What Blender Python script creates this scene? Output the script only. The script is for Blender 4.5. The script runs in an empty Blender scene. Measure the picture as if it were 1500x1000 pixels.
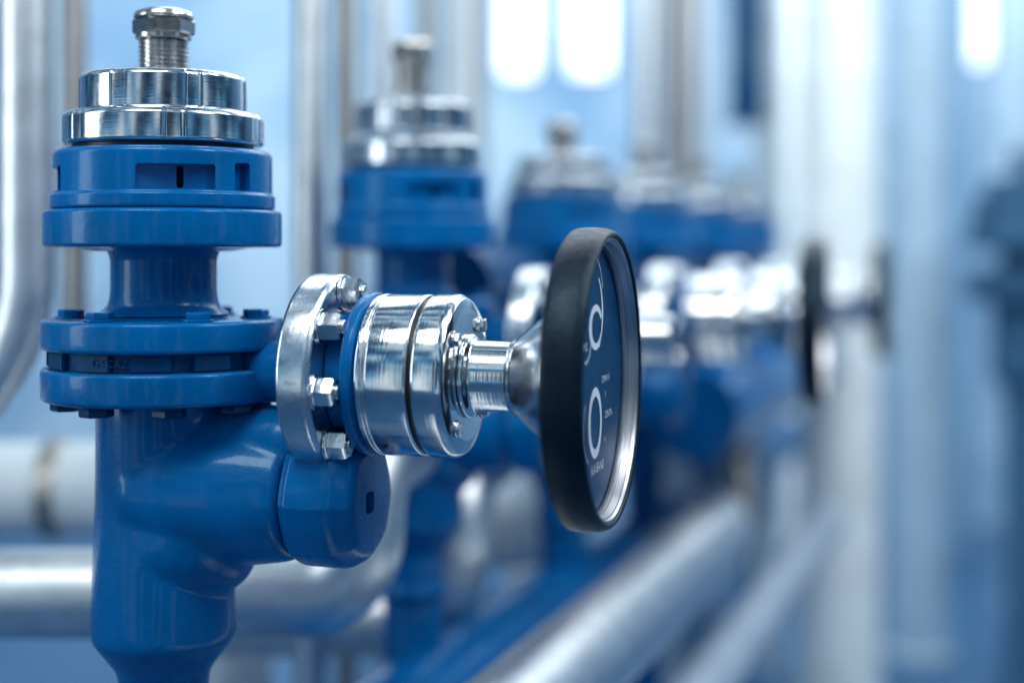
import bpy, bmesh, math, random
from mathutils import Vector, Matrix
random.seed(4)
S = 0.05
F = 2200.0
HY = 368.0
FLOOR = -20.0
scene = bpy.context.scene
scene.view_settings.view_transform = 'Standard'
scene.view_settings.look = 'None'
scene.view_settings.exposure = 0
scene.view_settings.gamma = 1

def W(x, y, Y):
    return Vector(((x-750)/F*Y, Y, (HY-y)/F*Y))

# ------------------------------------------------------------ materials
def base_mat(name):
    m = bpy.data.materials.new(name); m.use_nodes = True
    nt = m.node_tree
    b = nt.nodes['Principled BSDF']
    tc = nt.nodes.new('ShaderNodeTexCoord')
    mp = nt.nodes.new('ShaderNodeMapping')
    mp.inputs['Scale'].default_value = (1/S, 1/S, 1/S)
    nt.links.new(tc.outputs['Object'], mp.inputs['Vector'])
    return m, nt, b, mp.outputs['Vector']

def noise(nt, vec, scale, detail=4, rough=.55):
    n = nt.nodes.new('ShaderNodeTexNoise')
    n.inputs['Scale'].default_value = scale
    n.inputs['Detail'].default_value = detail
    n.inputs['Roughness'].default_value = rough
    nt.links.new(vec, n.inputs['Vector'])
    return n.outputs['Fac']

def ramp(nt, fac, stops):
    r = nt.nodes.new('ShaderNodeValToRGB')
    e = r.color_ramp.elements
    while len(e) < len(stops): e.new(.5)
    for i, (p, c) in enumerate(stops):
        e[i].position = p
        e[i].color = (c[0], c[1], c[2], 1) if hasattr(c, '__len__') else (c, c, c, 1)
    nt.links.new(fac, r.inputs['Fac'])
    return r.outputs['Color']

def bump(nt, b, h, strength, dist=0.02, prev=None):
    n = nt.nodes.new('ShaderNodeBump')
    n.inputs['Strength'].default_value = strength
    n.inputs['Distance'].default_value = dist*S
    nt.links.new(h, n.inputs['Height'])
    if prev: nt.links.new(prev, n.inputs['Normal'])
    nt.links.new(n.outputs['Normal'], b.inputs['Normal'])
    return n.outputs['Normal']

def paint(name, col, rough=.3, coat=.4, bs=.16):
    m, nt, b, v = base_mat(name)
    f = noise(nt, v, 1.3, 5)
    c2 = tuple(x*.78 for x in col); c3 = tuple(min(1, x*1.1) for x in col)
    nt.links.new(ramp(nt, f, [(.3, c2), (.7, c3)]), b.inputs['Base Color'])
    f2 = noise(nt, v, 6, 6, .65)
    nt.links.new(ramp(nt, f2, [(.3, rough*.85), (.75, rough*1.2)]), b.inputs['Roughness'])
    b.inputs['Specular IOR Level'].default_value = .25
    b.inputs['Specular Tint'].default_value = (.3, .78, 1, 1)
    b.inputs['Coat Weight'].default_value = coat
    b.inputs['Coat Roughness'].default_value = .08
    b.inputs['Coat IOR'].default_value = 1.36
    f3 = noise(nt, v, 9, 5, .6)
    bump(nt, b, f3, bs, .04)
    return m

def steel(name, col=(.78, .8, .83), rough=.2, axis=None, freq=30, bs=.25, smear=.1):
    m, nt, b, v = base_mat(name)
    b.inputs['Metallic'].default_value = 1
    f = noise(nt, v, 1.7, 5)
    nt.links.new(ramp(nt, f, [(.3, tuple(x*.8 for x in col)), (.7, col)]), b.inputs['Base Color'])
    f2 = noise(nt, v, 7, 6, .7)
    nt.links.new(ramp(nt, f2, [(.35, rough), (.8, rough+smear)]), b.inputs['Roughness'])
    if axis:
        d = nt.nodes.new('ShaderNodeVectorMath'); d.operation = 'DOT_PRODUCT'
        nt.links.new(v, d.inputs[0]); d.inputs[1].default_value = axis
        n = nt.nodes.new('ShaderNodeTexNoise'); n.noise_dimensions = '1D'
        n.inputs['Scale'].default_value = freq; n.inputs['Detail'].default_value = 3
        nt.links.new(d.outputs['Value'], n.inputs['W'])
        bump(nt, b, n.outputs['Fac'], bs, .02)
    else:
        bump(nt, b, noise(nt, v, 14, 4), bs*.3, .02)
    return m

def plain(name, col, rough=.6, metallic=0, emit=None):
    m, nt, b, v = base_mat(name)
    f = noise(nt, v, .6, 5)
    nt.links.new(ramp(nt, f, [(.3, tuple(x*.85 for x in col)), (.7, tuple(min(1, x*1.08) for x in col))]), b.inputs['Base Color'])
    b.inputs['Roughness'].default_value = rough
    b.inputs['Metallic'].default_value = metallic
    if emit:
        b.inputs['Emission Color'].default_value = (*emit[0], 1)
        b.inputs['Emission Strength'].default_value = emit[1]
    return m

th = math.radians(74.5)
N = Vector((math.sin(th), -math.cos(th), 0)); R = Vector((math.cos(th), math.sin(th), 0)); U = Vector((0, 0, 1))
def axis_matrix(zc):
    M = Matrix.Identity(4)
    for i, c in enumerate((R, U, N)):
        for k in range(3): M[k][i] = c[k]
    M[2][3] = zc
    return M
ZS = -1.72
MA = axis_matrix(ZS)

BLUE = paint('blue_enamel', (.0001, .116, .35), .28, .34)
BLUED = paint('dark_blue_and_painted_shade', (.0001, .045, .15), .4, .15)  # darker copy: shade painted into gap ring and nuts; also dark blue parts
GREYB = paint('grey_blue_enamel', (.05, .13, .24), .45, .1)
STV = steel('turned_steel_vertical', (.70, .75, .81), .14, (0, 0, 1), 34, .08)
STN = steel('turned_steel_stem', (.80, .83, .86), .10, tuple(N), 26, .08)
STF = steel('zinc_plated_steel', (.70, .76, .82), .20, None, 10, .3, .14)
BOLT = steel('bolt_steel', (.78, .81, .84), .15, None, 10, .5)
NICK = steel('dull_nickel', (.56, .54, .52), .2, (0, 0, 1), 14, .2)
PIPE = steel('satin_pipe_steel', (.80, .84, .87), .36, None, 10, .3)
PIPED = steel('dim_pipe_steel', (.62, .67, .73), .42, None, 10, .3)
PIPEW = steel('warm_pipe_steel', (.42, .41, .41), .42, None, 10, .3)
PIPEP = plain('pale_painted_pipe', (.68, .77, .82), .35)
PIPEG = plain('grey_painted_pipe', (.34, .42, .52), .4)
BRASS = steel('dull_brass', (.5, .47, .42), .4)
DARK = plain('black_gap', (.004, .006, .01), .4)
WHT = plain('white_print', (.8, .86, .92), .5)
RUB, nt, b, v = base_mat('black_rubber')
f = noise(nt, v, 22, 6, .8)
nt.links.new(ramp(nt, f, [(.0, (.003, .006, .013)), (.62, (.004, .009, .02)), (.76, (.06, .09, .13))]), b.inputs['Base Color'])
nt.links.new(ramp(nt, noise(nt, v, 5, 5), [(.3, .26), (.7, .44)]), b.inputs['Roughness'])
b.inputs['Specular IOR Level'].default_value = .3
b.inputs['Specular Tint'].default_value = (.5, .8, 1, 1)
bump(nt, b, noise(nt, v, 16, 6), .45, .03)
DIAL, nt, b, v = base_mat('dial_face_dark_blue')
nt.links.new(ramp(nt, noise(nt, v, 3, 5), [(.3, (.002, .04, .115)), (.7, (.005, .065, .17))]), b.inputs['Base Color'])
b.inputs['Roughness'].default_value = .4
b.inputs['Specular IOR Level'].default_value = .08
b.inputs['Specular Tint'].default_value = (.4, .75, 1, 1)

# ------------------------------------------------------------ geometry
def fillet(prof, rad=.04, n=3, closed=False):
    out = []
    L = len(prof)
    for i, p in enumerate(prof):
        if not closed and (i == 0 or i == L-1): out.append(p); continue
        a = Vector(prof[i-1]); q = Vector(p); c = Vector(prof[(i+1) % L])
        r = min(rad, (a-q).length*.45, (c-q).length*.45)
        if r < 1e-4 or abs((a-q).normalized().dot((c-q).normalized())) > .995:
            out.append(p); continue
        s = q+(a-q).normalized()*r; e = q+(c-q).normalized()*r
        for k in range(n+1):
            t = k/n
            v = s*(1-t)**2+q*2*t*(1-t)+e*t*t
            out.append((v.x, v.y))
    return out

class MB:
    def __init__(s): s.v = []; s.f = []; s.m = []
    def add(s, vs, fs, M=None, mi=0):
        o = len(s.v)
        s.v += [tuple((M @ Vector(p)) if M else Vector(p)) for p in vs]
        for f in fs: s.f.append([i+o for i in f]); s.m.append(mi)
        return s
    def lathe(s, prof, seg=96, M=None, mi=0, closed=False, mod=None, a0=0):
        vs = []; rings = []
        for (r, z) in prof:
            if r < 1e-5: rings.append([len(vs)]); vs.append((0, 0, z)); continue
            ring = []
            for k in range(seg):
                a = a0+2*math.pi*k/seg
                rr = r*(mod(a, z) if mod else 1)
                ring.append(len(vs)); vs.append((rr*math.cos(a), rr*math.sin(a), z))
            rings.append(ring)
        fs = []
        n = len(rings)
        for i in range(n if closed else n-1):
            A = rings[i]; B = rings[(i+1) % n]
            for k in range(seg):
                k2 = (k+1) % seg
                if len(A) == 1 and len(B) == 1: continue
                if len(A) == 1: fs.append((A[0], B[k2], B[k]))
                elif len(B) == 1: fs.append((A[k], A[k2], B[0]))
                else: fs.append((A[k], A[k2], B[k2], B[k]))
        if not closed:
            if len(rings[0]) > 1: fs.append(tuple(reversed(rings[0])))
            if len(rings[-1]) > 1: fs.append(tuple(rings[-1]))
        return s.add(vs, fs, M, mi)
    def box(s, lo, hi, M=None, mi=0, bev=0):
        bm = bmesh.new(); bmesh.ops.create_cube(bm, size=1)
        for v in bm.verts:
            v.co = Vector([(lo[i]+hi[i])/2+v.co[i]*(hi[i]-lo[i]) for i in range(3)])
        if bev: bmesh.ops.bevel(bm, geom=bm.edges[:], offset=bev, segments=2, affect='EDGES')
        bm.verts.index_update()
        s.add([v.co.copy() for v in bm.verts], [[v.index for v in f.verts] for f in bm.faces], M, mi)
        bm.free(); return s
    def tube(s, path, rad, seg=40, mi=0, bend=None, n=12):
        pts = [Vector(p) for p in path]
        if bend is None: bend = rad*1.8
        out = []
        for i, p in enumerate(pts):
            if i in (0, len(pts)-1): out.append(p); continue
            a = (pts[i-1]-p); c = (pts[i+1]-p)
            r = min(bend, a.length*.49, c.length*.49)
            st = p+a.normalized()*r; e = p+c.normalized()*r
            for k in range(n+1):
                t = k/n
                wq = .7071
                den = (1-t)**2+2*wq*t*(1-t)+t*t
                out.append((st*(1-t)**2+p*2*wq*t*(1-t)+e*t*t)/den)
        tg = (out[1]-out[0]).normalized()
        ref = Vector((0, 0, 1)) if abs(tg.z) < .9 else Vector((0, 1, 0))
        nrm = tg.cross(ref).normalized()
        vs = []; rings = []
        for i, p in enumerate(out):
            if i == 0: t = out[1]-out[0]
            elif i == len(out)-1: t = out[-1]-out[-2]
            else: t = (out[i+1]-p).normalized()+(p-out[i-1]).normalized()
            t.normalize()
            nrm = (nrm-t*nrm.dot(t)).normalized(); bn = t.cross(nrm)
            ring = []
            for k in range(seg):
                a = 2*math.pi*k/seg
                ring.append(len(vs)); vs.append(p+(nrm*math.cos(a)+bn*math.sin(a))*rad)
            rings.append(ring)
        fs = []
        for A, B in zip(rings[:-1], rings[1:]):
            for k in range(seg):
                k2 = (k+1) % seg; fs.append((A[k], A[k2], B[k2], B[k]))
        fs.append(tuple(reversed(rings[0]))); fs.append(tuple(rings[-1]))
        return s.add(vs, fs, None, mi)
    def mesh(s, name, mats, sharp=32, recalc=True):
        me = bpy.data.meshes.new(name)
        me.from_pydata(s.v, [], s.f)
        for m in mats: me.materials.append(m)
        for p, mi in zip(me.polygons, s.m): p.material_index = mi
        if recalc:
            bm = bmesh.new(); bm.from_mesh(me)
            bmesh.ops.recalc_face_normals(bm, faces=bm.faces[:]); bm.to_mesh(me); bm.free()
        me.shade_smooth(); me.set_sharp_from_angle(angle=math.radians(sharp))
        me.update(); return me

def link(o): scene.collection.objects.link(o); return o
def make(name, me, parent=None, loc=(0, 0, 0), M=None):
    o = bpy.data.objects.new(name, me)
    link(o)
    if M is not None: o.matrix_basis = M
    else: o.location = loc
    if parent: o.parent = parent
    return o
def text_geo(txt, size, ext=.004):
    cu = bpy.data.curves.new('t', 'FONT'); cu.body = txt; cu.size = size; cu.extrude = ext
    cu.align_x = 'CENTER'; cu.align_y = 'CENTER'; cu.resolution_u = 4
    ob = bpy.data.objects.new('t', cu); link(ob)
    dg = bpy.context.evaluated_depsgraph_get(); dg.update()
    me = bpy.data.meshes.new_from_object(ob.evaluated_get(dg))
    vs = [v.co.copy() for v in me.vertices]; fs = [list(p.vertices) for p in me.polygons]
    bpy.data.objects.remove(ob); bpy.data.curves.remove(cu); bpy.data.meshes.remove(me)
    return vs, fs
def boolean(me, cutters, op='DIFFERENCE'):
    o = bpy.data.objects.new('tmp', me); link(o)
    cs = []
    for c in cutters:
        co = bpy.data.objects.new('cut', c); link(co); cs.append(co)
        md = o.modifiers.new('b', 'BOOLEAN'); md.object = co; md.operation = op; md.solver = 'EXACT'
    dg = bpy.context.evaluated_depsgraph_get(); dg.update()
    r = bpy.data.meshes.new_from_object(o.evaluated_get(dg))
    for x in cs+[o]: bpy.data.objects.remove(x)
    r.shade_smooth(); r.set_sharp_from_angle(angle=math.radians(30))
    return r
def cast(me, vox=.045, it=8):
    o = bpy.data.objects.new('tmp', me); link(o)
    md = o.modifiers.new('r', 'REMESH'); md.mode = 'VOXEL'; md.voxel_size = vox
    md = o.modifiers.new('s', 'SMOOTH'); md.factor = .6; md.iterations = it
    dg = bpy.context.evaluated_depsgraph_get(); dg.update()
    r = bpy.data.meshes.new_from_object(o.evaluated_get(dg))
    bpy.data.objects.remove(o); r.shade_smooth()
    return r

def bolt_mesh(name, r, h, mat, stud=0, washer=True):
    b = MB()
    if washer: b.lathe(fillet([(0, 0), (r*1.2, 0), (r*1.2, .03), (0, .03)], .01), 32)
    z = .03 if washer else 0
    b.lathe([(0, z), (r*.97, z), (r, z+.015), (r, z+h*.84), (r*.9, z+h), (0, z+h)], 6, a0=.3)
    if stud: b.lathe(fillet([(0, z+h), (r*.5, z+h), (r*.5, z+h+stud), (0, z+h+stud)], .03), 20)
    return b.mesh(name, [mat], 25)

def rot_z(a): return Matrix.Rotation(a, 4, 'Z')
M_ = {}
b = MB()
b.lathe(fillet([(0, -2.05), (.96, -2.05), (.97, -2.4), (.98, -3.6), (1.03, -5.0), (1.05, -5.62), (.72, -6.05), (.66, -6.15), (.64, -6.8), (.72, -6.85), (.72, -7.1), (0, -7.1)], .09), 96)
MB2 = axis_matrix(-3.48)
b.lathe(fillet([(0, -.2), (1.02, -.2), (1.08, .5), (1.05, 1.2), (.97, 1.8), (.91, 2.17), (0, 2.17)], .12), 96, MB2)
b.lathe(fillet([(0, -.2), (1.0, -.2), (1.0, .6), (.84, 1.2), (0, 1.2)], .3), 64, axis_matrix(-4.25) @ Matrix.Rotation(-.3, 4, 'X'))
b.lathe(fillet([(0, -.2), (.62, -.2), (.62, 2.1), (.5, 2.3), (0, 2.3)], .1), 64, axis_matrix(-2.82))
M_['body'] = cast(b.mesh('valve_body', [BLUE], 30), .045, 12)
b = MB()
b.lathe(fillet([(0, .9), (.44, .9), (.44, 2.0), (.52, 2.05), (.52, 2.22), (.8, 2.30), (.8, 2.38), (0, 2.38)], .03), 72, MA)
M_['bneck'] = b.mesh('bonnet_neck', [BLUE], 30)
def octa(a, z):
    k = math.pi/4
    o = math.cos(k/2)/math.cos(((a) % k)-k/2)
    return .5+.5*o*1.03
b = MB()
b.lathe(fillet([(0, 2.19), (.86, 2.19), (.86, 2.24), (.98, 2.30), (.99, 2.92), (.80, 3.26), (0, 3.30)], .12, 7), 192, MB2, mod=octa)
blk = b.mesh('outlet_block', [BLUE], 40)
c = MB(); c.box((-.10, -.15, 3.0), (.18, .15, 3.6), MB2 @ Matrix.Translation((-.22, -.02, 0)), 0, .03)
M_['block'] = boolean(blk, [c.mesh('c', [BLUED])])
b = MB(); b.lathe(fillet([(0, -1.41), (1.74, -1.41), (1.74, -.98), (1.0, -.97), (.9, -.93), (0, -.93)], .07, 4), 128)
M_['flangeA'] = b.mesh('flange', [BLUE], 35)
b = MB(); b.lathe(fillet([(0, -2.14), (1.73, -2.14), (1.74, -1.68), (1.6, -1.665), (0, -1.665)], .07, 4), 128)
M_['flangeB'] = b.mesh('flange', [BLUE], 35)
g = MB(); g.lathe(fillet([(0, -1.663), (1.56, -1.663), (1.56, -1.412), (0, -1.412)], .01), 96)
cs = []
for k in range(12):
    a = k*math.pi/6+.12
    cs.append(MB().box((1.4, -.28, -1.655), (1.625, .28, -1.42), rot_z(a), 0, .02).mesh('c', [BLUE]))
M_['gasket'] = boolean(g.mesh('gasket_ring', [BLUED], 30), cs, 'UNION')
vs, fs = text_geo('G SCAZA', .15, .006)
M_['gtext'] = MB().add([Vector(((1.638+p.z)*math.cos(-math.pi/2-.20+p.x/1.6), (1.638+p.z)*math.sin(-math.pi/2-.20+p.x/1.6), -1.535+p.y)) for p in vs], fs).mesh('embossed_lettering', [BLUED], 30)
b = MB(); b.lathe(fillet([(0, -.93), (.98, -.93), (.80, -.80), (.765, -.6), (.765, -.1), (.82, .03), (.82, .06), (0, .06)], .08), 96)
M_['neck'] = b.mesh('neck', [BLUE], 35)
b = MB(); b.lathe(fillet([(0, .0), (1.0, .0), (1.25, .05), (1.71, .06), (1.71, .57), (1.62, .60), (0, .60)], .06, 4), 128)
M_['flangeU'] = b.mesh('upper_flange', [BLUE], 35)
b = MB(); b.lathe(fillet([(0, .605), (1.61, .605), (1.61, .80), (1.57, .83), (1.57, 1.40), (1.5, 1.46), (0, 1.46)], .045, 4), 128)
cap = b.mesh('slotted_cap', [BLUE], 35)
cut = []
def slot(a, lo, hi, zlo, zhi, d=1.3):
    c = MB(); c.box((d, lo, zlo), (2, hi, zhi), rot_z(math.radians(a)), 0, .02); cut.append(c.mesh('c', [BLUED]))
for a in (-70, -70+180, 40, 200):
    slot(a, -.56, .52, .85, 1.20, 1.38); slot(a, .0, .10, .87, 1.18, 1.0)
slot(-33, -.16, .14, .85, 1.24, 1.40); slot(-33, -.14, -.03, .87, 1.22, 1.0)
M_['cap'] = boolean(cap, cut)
b = MB(); b.lathe(fillet([(0, 1.462), (1.3, 1.462), (1.3, 1.52), (0, 1.52)], .01), 96)
M_['seal'] = b.mesh('black_seal', [DARK], 30)
def scallop(a, z):
    t = (a*7/math.pi) % 2
    return 1 if t < 1.55 else 1-.018*min(1, min(t-1.55, 2-t)/.05)
def scallop2(a, z):
    t = ((a+.1)*6/math.pi) % 2
    return 1 if t < 1.6 else 1-.010*min(1, min(t-1.6, 2-t)/.06)
b = MB(); b.lathe(fillet([(0, 1.522), (1.40, 1.522), (1.45, 1.56), (1.45, 1.93), (1.38, 2.0), (0, 2.0)], .03), 360, mod=scallop2)
M_['collarL'] = b.mesh('steel_collar', [STV], 28)
b = MB(); b.lathe(fillet([(0, 2.003), (1.17, 2.003), (1.2, 2.03), (1.2, 2.5), (1.13, 2.56), (.7, 2.56), (.66, 2.52), (0, 2.52)], .03), 360, mod=scallop)
M_['collarU'] = b.mesh('steel_collar', [STV], 28)
b = MB()
pr = [(0, 2.52), (.40, 2.52), (.40, 2.6)]
z = 2.6
for k in range(7):
    pr += [(.345, z+.012), (.345, z+.03), (.365, z+.042), (.365, z+.055)]; z += .065
pr += [(.33, 3.07), (.41, 3.10), (.41, 3.16), (0, 3.16)]
b.lathe(pr, 64)
M_['topneck'] = b.mesh('threaded_neck', [NICK], 25)
b = MB()
b.lathe([(0, 3.162), (.42, 3.162), (.45, 3.19), (.45, 3.36), (.42, 3.39), (0, 3.39)], 6, a0=.25)
b.lathe(fillet([(0, 3.392), (.43, 3.392), (.44, 3.42), (.42, 3.49), (.32, 3.53), (.2, 3.55), (0, 3.55)], .03), 64)
M_['topnut'] = b.mesh('hex_cap_nut', [NICK], 28)

b = MB(); b.lathe(fillet([(0, 2.385), (1.37, 2.385), (1.40, 2.43), (1.40, 2.80), (1.34, 2.87), (.98, 2.88), (0, 2.88)], .03, 4), 128, MA)
M_['bflange'] = b.mesh('bonnet_flange', [STF], 35)
b = MB(); b.lathe(fillet([(0, 2.882), (.90, 2.882), (.90, 3.16), (1.14, 3.20), (1.15, 3.34), (1.05, 3.38), (0, 3.38)], .03, 3), 96, MA)
M_['bring'] = b.mesh('bonnet_spacer_ring', [BLUE], 35)
b = MB(); b.lathe(fillet([(0, 3.385), (1.04, 3.385), (1.13, 3.42), (1.13, 3.50), (1.09, 3.51), (1.09, 3.55), (1.13, 3.56), (1.125, 4.10), (1.105, 4.13), (0, 4.13)], .018, 3), 128, MA)
M_['bcyl'] = b.mesh('bonnet_cylinder', [STN], 28)
b = MB(); b.lathe(fillet([(0, 4.132), (1.07, 4.132), (1.07, 4.195), (0, 4.195)], .008), 96, MA)
M_['oring'] = b.mesh('rubber_seal_ring', [DARK], 30)
b = MB(); b.lathe(fillet([(0, 4.197), (1.11, 4.197), (1.13, 4.23), (1.13, 4.54), (1.07, 4.64), (.9, 4.67), (0, 4.67)], .04, 3), 128, MA)
M_['bend'] = b.mesh('bonnet_end_cover', [STN], 28)
b = MB(); b.lathe(fillet([(0, 4.672), (.58, 4.672), (.58, 4.74), (.49, 4.79), (.475, 5.42), (0, 5.42)], .035, 3), 96, MA)
M_['stem'] = b.mesh('valve_stem', [STN], 28)
b = MB(); b.lathe(fillet([(0, 5.30), (.50, 5.30), (.52, 5.34), (.54, 5.40), (.76, 5.66), (.94, 5.92), (.98, 6.17), (0, 6.17)], .05, 3), 96, MA)
M_['hub'] = b.mesh('hub', [steel('hub_steel', (.72, .76, .8), .2, tuple(N), 20, .06)], 32)
b = MB(); b.lathe(fillet([(1.78, 6.23), (1.85, 6.16), (1.95, 6.15), (2.03, 6.22), (2.045, 6.42), (2.03, 6.62), (1.99, 6.71), (1.95, 6.735), (1.905, 6.71), (1.905, 6.3)], .06, 4, True), 160, MA, closed=True)
b.lathe(fillet([(0, 6.18), (1.80, 6.18), (1.86, 6.21), (1.86, 6.28), (0, 6.28)], .03), 96, MA)
M_['wheel'] = b.mesh('handwheel', [RUB], 40)
b = MB(); b.lathe(fillet([(1.903, 6.46), (1.903, 6.69), (1.88, 6.695), (1.865, 6.65), (1.845, 6.645), (1.83, 6.55), (1.80, 6.545), (1.79, 6.46)], .01, 2, True), 160, MA, closed=True)
M_['bezel'] = b.mesh('bezel', [steel('bezel_aluminium', (.50, .50, .53), .3, tuple(N), 30, .2)], 28)
b = MB(); b.lathe(fillet([(0, 6.282), (1.90, 6.282), (1.90, 6.455), (1.73, 6.455), (1.63, 6.48), (0, 6.48)], .01), 128, MA)
M_['dial'] = b.mesh('dial', [DIAL], 30)
ZP = 6.486
def arc(b, cx, cy, r, w, a0, a1, n=48, sx=1.0, tw=0, sy=1.0):
    vs = []; fs = []
    for i in range(n+1):
        t = i/n
        a = math.radians(a0+(a1-a0)*t)
        ww = w*(1-tw*abs(2*t-1))
        for rr in (r-ww/2, r+ww/2): vs.append((cx+rr*sx*math.cos(a), cy+rr*sy*math.sin(a), 0))
    for i in range(n): fs.append((2*i, 2*i+1, 2*i+3, 2*i+2))
    b.add(vs, fs, MA @ Matrix.Translation((0, 0, ZP)))
b = MB()
def prt(txt, size, x, y, rot=0):
    vs, fs = text_geo(txt, size, .0)
    b.add(vs, fs, MA @ Matrix.Translation((x, y, ZP)) @ Matrix.Rotation(rot, 4, 'Z'))
XO = -.12
arc(b, XO+.05, .70, .26, .12, 25, 335, sx=1.35, tw=.4)
arc(b, XO-.12, .88, .58, .09, -52, 55, tw=.6)
arc(b, XO-.10, 1.05, .60, .022, 15, 80)
arc(b, XO-.60, .62, .36, .03, -95, -10)
prt('FMG', .15, XO-.62, .46)
arc(b, XO+.0, -.58, .36, .11, 0, 360, 60, sx=1.0, sy=1.15)
arc(b, XO-.08, -.58, .60, .02, 150, 235)
prt('75MW V', .14, XO+.66, -.04)
prt('F', .12, XO+.66, -.26)
prt('CENTR -', .14, XO+.88, -.54)
prt('o', .12, XO+.62, -.86)
prt('6.A.BAN0', .19, XO+.15, -1.20)
M_['print'] = b.mesh('dial_lettering', [WHT], 30, False)
vs, fs = text_geo('Alm', .11, .0)
M_['scrib'] = MB().add([MA @ Vector((1.4015*math.cos(math.pi+.02-p.y/1.4), 1.4015*math.sin(math.pi+.02-p.y/1.4), 2.62+p.x)) for p in vs], fs).mesh('etched_mark', [plain('grey_ink', (.3, .34, .38), .5)], 30, False)

bolt_big = bolt_mesh('bolt', .21, .27, BOLT, .04)
bolt_blue = bolt_mesh('bolt', .19, .10, BLUE)
bolt_small = bolt_mesh('screw', .10, .06, BOLT, 0)
nut_blue = bolt_mesh('nut', .24, .13, BLUED)

def valve(X, Y, wheel, label, zs=1.0, bonnet=True, group='blue valves in the pipe row', lift=0):
    e = bpy.data.objects.new('blue_valve', None); link(e); e.location = (X, Y, FLOOR)
    e.empty_display_size = 1
    e['label'] = label; e['category'] = 'valve'; e['group'] = group
    def part(name, key, parent=e, scaled=False, dz=0):
        o = make(name, M_[key], parent, (0, 0, (-FLOOR if parent is e else 0)+dz))
        if scaled: o.scale = (1, 1, zs)
        return o
    def bolts(parent, me, n, r, M0, a0=0, name='bolt'):
        for k in range(n):
            a = a0+2*math.pi*k/n
            make(name, me, parent, M=M0 @ Matrix.Translation((r*math.cos(a), r*math.sin(a), 0)) @ rot_z(a+.4*k))
    part('valve_body', 'body'); part('outlet_block', 'block')
    fa = part('flange', 'flangeA'); fb = part('flange', 'flangeB'); gk = part('gasket_ring', 'gasket')
    bolts(fa, bolt_blue, 6, 1.34, Matrix.Translation((0, 0, -.975)), math.radians(-117))
    bolts(fb, nut_blue, 8, 1.36, Matrix.Translation((0, 0, -2.135)) @ Matrix.Rotation(math.pi, 4, 'X'), math.radians(96-22), 'nut')
    part('embossed_lettering', 'gtext', gk)
    part('neck', 'neck'); part('upper_flange', 'flangeU', scaled=True)
    part('slotted_cap', 'cap', scaled=True)
    part('black_seal', 'seal', scaled=True)
    part('steel_collar', 'collarL', scaled=True)['label'] = 'wide lower steel collar'
    part('steel_collar', 'collarU', scaled=True, dz=lift*.4)['label'] = 'narrower upper steel collar'
    part('threaded_neck', 'topneck', scaled=True, dz=lift); part('hex_cap_nut', 'topnut', scaled=True, dz=lift)
    if bonnet:
        part('bonnet_neck', 'bneck')
        bf = part('bonnet_flange', 'bflange')
        bolts(bf, bolt_big, 8, 1.15, MA @ Matrix.Translation((0, 0, 2.878)), math.radians(8))
        part('etched_mark', 'scrib', bf)
        part('bonnet_spacer_ring', 'bring'); part('bonnet_cylinder', 'bcyl'); part('rubber_seal_ring', 'oring')
        be = part('bonnet_end_cover', 'bend')
        bolts(be, bolt_small, 4, .86, MA @ Matrix.Translation((0, 0, 4.668)), .9, 'screw')
        part('valve_stem', 'stem')
    if wheel:
        w = part('handwheel', 'wheel'); part('hub', 'hub', w); part('bezel', 'bezel', w)
        part('dial', 'dial', w); part('dial_lettering', 'print', w)
    sp = MB(); sp.lathe(fillet([(0, FLOOR), (1.1, FLOOR), (1.1, FLOOR+.25), (.6, FLOOR+.26), (.6, -7.11), (0, -7.11)], .03), 48)
    make('standpipe', sp.mesh('standpipe', [BLUE], 30), e, (0, 0, -FLOOR))
    return e
valve(-5.1, 22, True, 'blue flanged valve with steel collars and black handwheel')
valve(-2.05, 31, False, 'blue flanged valve with tall steel fitting, no handwheel', 1.13, lift=.35)
valve(1.3, 39, True, 'blue flanged valve with steel stem and black handwheel', .95)
valve(4.1, 47, False, 'blue flanged valve with steel collars, no handwheel', .95)
valve(6.9, 55, True, 'blue flanged valve with steel stem and black handwheel', .95)
valve(9.5, 63, False, 'blue flanged valve with steel collars, no handwheel', .95)
far = valve(23.2, 68, False, 'grey blue flanged valve standing apart near pale columns', 1.3, bonnet=False, group='other valves')
far.name = 'grey_blue_valve'; far.scale = (1.5, 1.5, 1)
bpy.context.view_layer.update()
for o in far.children_recursive:
    for sl in o.material_slots:
        sl.link = 'OBJECT'; sl.material = GREYB

# ------------------------------------------------------------ pipes
def pipe(name, path, rad, mat, label, bend=None, cat='pipe', group=None, collars=()):
    b = MB().tube(path, rad, 40, 0, bend)
    o = make(name, b.mesh(name, [mat], 40))
    o['label'] = label; o['category'] = cat
    if group: o['group'] = group
    for (p, d, cr, cl, cm) in collars:
        q = Vector(d).normalized().to_track_quat('Z', 'Y').to_matrix().to_4x4()
        c = MB().lathe(fillet([(0, -cl), (cr, -cl), (cr, cl), (0, cl)], .06), 40, Matrix.Translation(p) @ q)
        make('coupling', c.mesh('coupling', [cm], 30), o)
    return o
TOP = 22.0
def vpipe(x, Y, wpx, mat, label, bottom=FLOOR, top=TOP, name='vertical_pipe'):
    X = (x-750)/F*Y; r = wpx/2/F*Y
    return pipe(name, [(X, Y, bottom), (X, Y, top)], r, mat, label, group='vertical pipes behind the valves')
Y = 27
p0 = W(38, 0, Y); pb = W(38, 615, Y)
pipe('bent_pipe', [(p0.x, Y, TOP), (pb.x, Y, pb.z), (pb.x-6, Y, pb.z-1.6)], .52, PIPE, 'satin steel pipe bending outwards below the valve cap', bend=2.6)
vpipe(108, 33, 40, PIPEW, 'brownish grey steel vertical pipe', bottom=-3)
vpipe(455, 33, 50, PIPE, 'satin steel vertical pipe behind blue valve')
vpipe(507, 39, 36, PIPEW, 'brownish grey steel vertical pipe')
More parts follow.
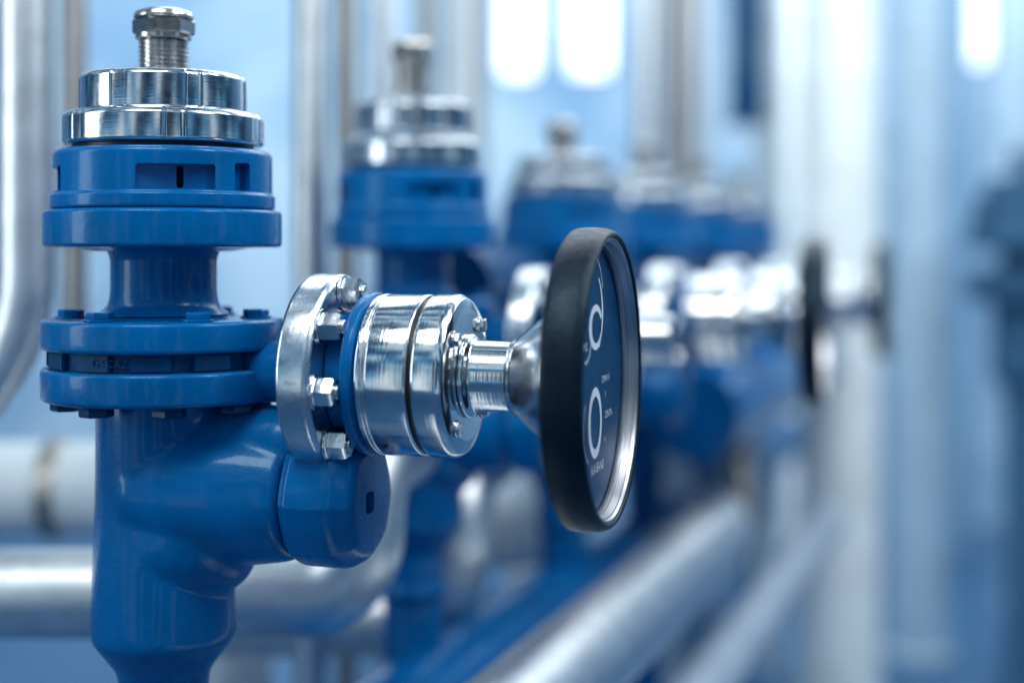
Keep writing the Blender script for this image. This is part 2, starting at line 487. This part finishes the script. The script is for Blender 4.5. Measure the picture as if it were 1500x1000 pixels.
vpipe(622, 46, 28, PIPEW, 'brownish grey steel vertical pipe')
vpipe(668, 50, 50, PIPEP, 'pale vertical pipe behind the valve row')
vpipe(560, 55, 40, PIPE, 'satin steel vertical pipe')
vpipe(700, 60, 22, PIPEW, 'slim grey steel vertical pipe')
vpipe(945, 58, 34, PIPE, 'satin steel vertical pipe')
vpipe(990, 64, 44, PIPEW, 'brownish grey steel vertical pipe')
vpipe(1025, 70, 24, PIPE, 'satin steel vertical pipe')
z1 = W(0, 868, 27).z
xa = W(528, 0, 27).x
pipe('elbow_pipe', [(-22, 27, z1), (xa, 27, z1), (xa, 27, -3.9), (xa+.7, 31, -3.9)], .80, PIPE, 'thick satin steel pipe with elbow behind blue valve', bend=1.6)
z2 = W(0, 715, 37).z
pipe('coupled_pipe', [(-30, 37, z2), (W(330, 0, 37).x, 37, z2), (W(330, 0, 37).x, 37, FLOOR)], 1.15, PIPEP, 'pale horizontal pipe with dull metal coupling', bend=2,
     collars=[((W(84, 0, 37).x, 37, z2), (1, 0, 0), 1.24, .22, BRASS)])
pipe('elbow_pipe', [(W(560, 0, 34).x-4, 34, W(0, 905, 34).z), (W(665, 0, 34).x, 34, W(0, 905, 34).z), (W(665, 0, 34).x, 34, -5.2), (W(740, 0, 41).x, 41, -5.2)], .85, PIPE, 'satin steel pipe with elbow beneath valve row', bend=1.7)
pipe('elbow_pipe', [(W(640, 0, 43).x, 43, W(0, 770, 43).z), (W(835, 0, 43).x, 43, W(0, 770, 43).z), (W(835, 0, 43).x, 43, -3.8), (W(900, 0, 50).x, 50, -3.8)], 1.25, PIPEP, 'pale pipe with elbow beneath valve row', bend=2)
pipe('elbow_pipe', [(W(740, 0, 52).x, 52, W(0, 850, 52).z), (W(965, 0, 52).x, 52, W(0, 850, 52).z), (W(965, 0, 52).x, 52, -4.5), (W(1010, 0, 58).x, 58, -4.5)], 1.2, PIPEP, 'pale pipe with elbow beneath valve row', bend=3)
d = Vector((.345, 1, 0))
p = W(875, 945, 30); q = p+d*12
pipe('long_pipe', [p-d*14, q, q+Vector((.6, 6, -.6)), q+Vector((.8, 9, -8))], .98, PIPE, 'thick satin steel pipe running beneath valve row', bend=3)
p = W(1030, 1010, 36)
pipe('long_pipe', [p-d*14, p+d*22], .7, PIPEG, 'long grey pipe running beneath valve row')
p = W(720, 960, 34)
pipe('long_pipe', [p-d*12, p+d*40], 1.1, BLUE, 'long blue pipe running beneath valve row')
def header(z, r, dx, Y0, Y1, mat, lb):
    pipe('header_pipe', [(-2.05+.357*(Y0-31)+dx, Y0, z), (-2.05+.357*(Y1-31)+dx, Y1, z)], r, mat, lb, cat='pipe')
header(-3.3, 1.7, .3, 34, 68, BLUE, 'thick blue header pipe linking the valve bodies')
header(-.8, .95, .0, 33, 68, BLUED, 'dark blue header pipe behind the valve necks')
header(-4.6, 1.3, 3.2, 42, 66, BLUE, 'blue header pipe under the bonnets')
vpipe(1125, 72, 44, PIPEP, 'pale vertical pipe beside the far valves')
vpipe(1060, 60, 30, PIPEP, 'pale short vertical pipe', top=-5.5)
vpipe(985, 50, 30, PIPEP, 'pale short vertical pipe under the valves', top=-5.8)
p = W(1098, 700, 52)
pipe('drop_pipe', [p+Vector((-3, 0, -9)), p+Vector((0, 0, -1.2)), p+Vector((-.8, 2, 4))], .65, PIPEW, 'dark grey bent pipe beneath distant valves', bend=2)
b = MB(); c = W(1092, 0, 68)
b.box((c.x-.75, 67.4, 6.0), (c.x+.75, 68.6, TOP), None, 0, .1); b.box((c.x-.95, 67.2, 5.7), (c.x+.95, 68.8, 6.0), None, 0, .05)
o = make('blue_post', b.mesh('blue_post', [BLUED], 30)); o['label'] = 'dark blue steel hanger post reaching down from above'; o['category'] = 'post'
def column(x, Y, wpx, mat, label):
    X = (x-750)/F*Y; r = wpx/2/F*Y
    b = MB().lathe(fillet([(0, FLOOR), (r*1.25, FLOOR), (r*1.25, FLOOR+.5), (r, FLOOR+.6), (r, TOP), (0, TOP)], .1), 64, Matrix.Translation((X, Y, 0)))
    o = make('column', b.mesh('column', [mat], 30)); o['label'] = label; o['category'] = 'column'; o['group'] = 'pale columns beside the valve row'
CW = plain('white_column_paint', (.80, .88, .90), .45)
CB = plain('pale_blue_column_paint', (.42, .58, .72), .45)
CB2 = plain('mid_blue_column_paint', (.18, .36, .55), .45)
column(1230, 64, 118, CW, 'round white painted column')
column(1345, 74, 82, CB, 'round pale blue painted column')
column(1160, 88, 46, CW, 'slim white painted column')
column(1290, 95, 36, CB2, 'slim mid blue painted column')
column(1408, 100, 30, CB2, 'slim mid blue painted column')
column(1490, 84, 44, CB, 'round pale blue painted column')

# ------------------------------------------------------------ setting
b = MB().box((-150, -30, FLOOR-1), (150, 120, FLOOR))
o = make('floor', b.mesh('floor', [plain('floor_paint', (.04, .13, .27), .35)], 30)); o['kind'] = 'structure'
WM, nt, bb, v = base_mat('pale_blue_wall')
nt.links.new(ramp(nt, noise(nt, v, .09, 3), [(.35, (.22, .42, .65)), (.6, (.50, .69, .85))]), bb.inputs['Base Color'])
bb.inputs['Roughness'].default_value = .6
b = MB().box((-150, 110, FLOOR), (150, 111, 45))
o = make('wall', b.mesh('wall', [WM], 30)); o['kind'] = 'structure'
glow = plain('daylit_pane', (.9, .95, 1), .3, emit=((.9, .96, 1), 2.0))
frm = plain('window_frame_paint', (.3, .42, .6), .4)
for i, (x0, x1, y1) in enumerate([(736, 784, 108), (836, 892, 105), (1404, 1452, 92)]):
    a = W(x0, y1, 109); c = W(x1, y1, 109)
    e = bpy.data.objects.new('window', None); link(e); e.location = ((a.x+c.x)/2, 109.9, a.z)
    e['label'] = 'tall bright daylit window in pale blue wall'; e['category'] = 'window'; e['group'] = 'tall windows in the wall'
    w = (c.x-a.x)/2; h = 13
    rr = .6
    vs = [(w, 0, h), (-w, 0, h)]
    for k in range(7): t = math.pi+k*math.pi/12; vs.append((-w+rr+rr*math.cos(t), 0, rr+rr*math.sin(t)))
    for k in range(7): t = 1.5*math.pi+k*math.pi/12; vs.append((w-rr+rr*math.cos(t), 0, rr+rr*math.sin(t)))
    n = len(vs)
    pm = MB().add([(x, -.05, z) for x, y, z in vs]+[(x, 0, z) for x, y, z in vs], [list(range(n)), list(range(2*n-1, n-1, -1))]+[[k, (k+1) % n, n+(k+1) % n, n+k] for k in range(n)])
    make('pane', pm.mesh('pane', [glow], 30), e)
    f = MB()
    f.box((-w-.35, -.2, -.3), (-w, .05, h+.3)); f.box((w, -.2, -.3), (w+.35, .05, h+.3))
    f.box((-w, -.2, -.3), (w, .05, 0)); f.box((-w, -.2, h), (w, .05, h+.3))
    make('frame', f.mesh('frame', [frm], 30), e)

# ------------------------------------------------------------ world + lights
w = bpy.data.worlds.new('World'); scene.world = w; w.use_nodes = True
nt = w.node_tree; bg = nt.nodes['Background']
tc = nt.nodes.new('ShaderNodeTexCoord'); mp = nt.nodes.new('ShaderNodeMapping')
mp.inputs['Scale'].default_value = (1, 1, .15)
nt.links.new(tc.outputs['Generated'], mp.inputs['Vector'])
n = nt.nodes.new('ShaderNodeTexNoise'); n.inputs['Scale'].default_value = 8; n.inputs['Detail'].default_value = 2.5
nt.links.new(mp.outputs['Vector'], n.inputs['Vector'])
col = ramp(nt, n.outputs['Fac'], [(.42, (.003, .015, .04)), (.50, (.02, .15, .36)), (.55, (.20, .57, .85)), (.60, (.95, 1, 1))])  # made-up light and dark bands, put in for the steel to reflect
nt.links.new(col, bg.inputs['Color']); bg.inputs['Strength'].default_value = .92

def area(loc, target, sx, sy, L, col):
    ld = bpy.data.lights.new('lamp', 'AREA'); ld.shape = 'RECTANGLE'
    ld.size = sx*S; ld.size_y = sy*S; ld.color = col
    ld.energy = L*math.pi*(sx*S)*(sy*S)
    o = bpy.data.objects.new('added_area_light', ld); link(o)  # unseen light added for brightness and steel reflections, no fixture of the hall
    o.location = loc
    o.rotation_euler = (Vector(target)-Vector(loc)).to_track_quat('-Z', 'Y').to_euler()
    return o
area((-8, 8, 22), (-3, 24, -1), 14, 8, 12, (1, .99, .96))
area((14, 14, 20), (2, 24, -2), 6, 16, 12, (.95, .99, 1))
area((-22, 16, 4), (-5, 22, -1), 5, 16, 5, (.9, .98, 1))
area((10, 60, 26), (5, 60, -5), 40, 50, 2.7, (.93, .99, 1))
area((0, 80, 27), (0, 110, 5), 120, 8, 8, (.93, .99, 1))  # unseen wash added to brighten the back wall
area((22, 26, 24), (20, 70, 0), 20, 12, 10, (.96, .99, 1))  # unseen light added to brighten the columns and far pipes

# ------------------------------------------------------------ camera
cd = bpy.data.cameras.new('camera'); cam = bpy.data.objects.new('camera', cd); link(cam)
cam.rotation_euler = (math.pi/2, 0, 0)
cd.sensor_width = 36; cd.lens = 36*F/1500; cd.shift_y = -(500-HY)/1500
cd.clip_start = .01; cd.clip_end = 100
cd.dof.use_dof = True; cd.dof.focus_distance = 20.75*S
cd.dof.aperture_fstop = (cd.lens/1000)/(.72*S)
scene.camera = cam

# ------------------------------------------------------------ to real size
for me in bpy.data.meshes: me.transform(Matrix.Scale(S, 4))
for o in bpy.data.objects: o.location = o.location*S
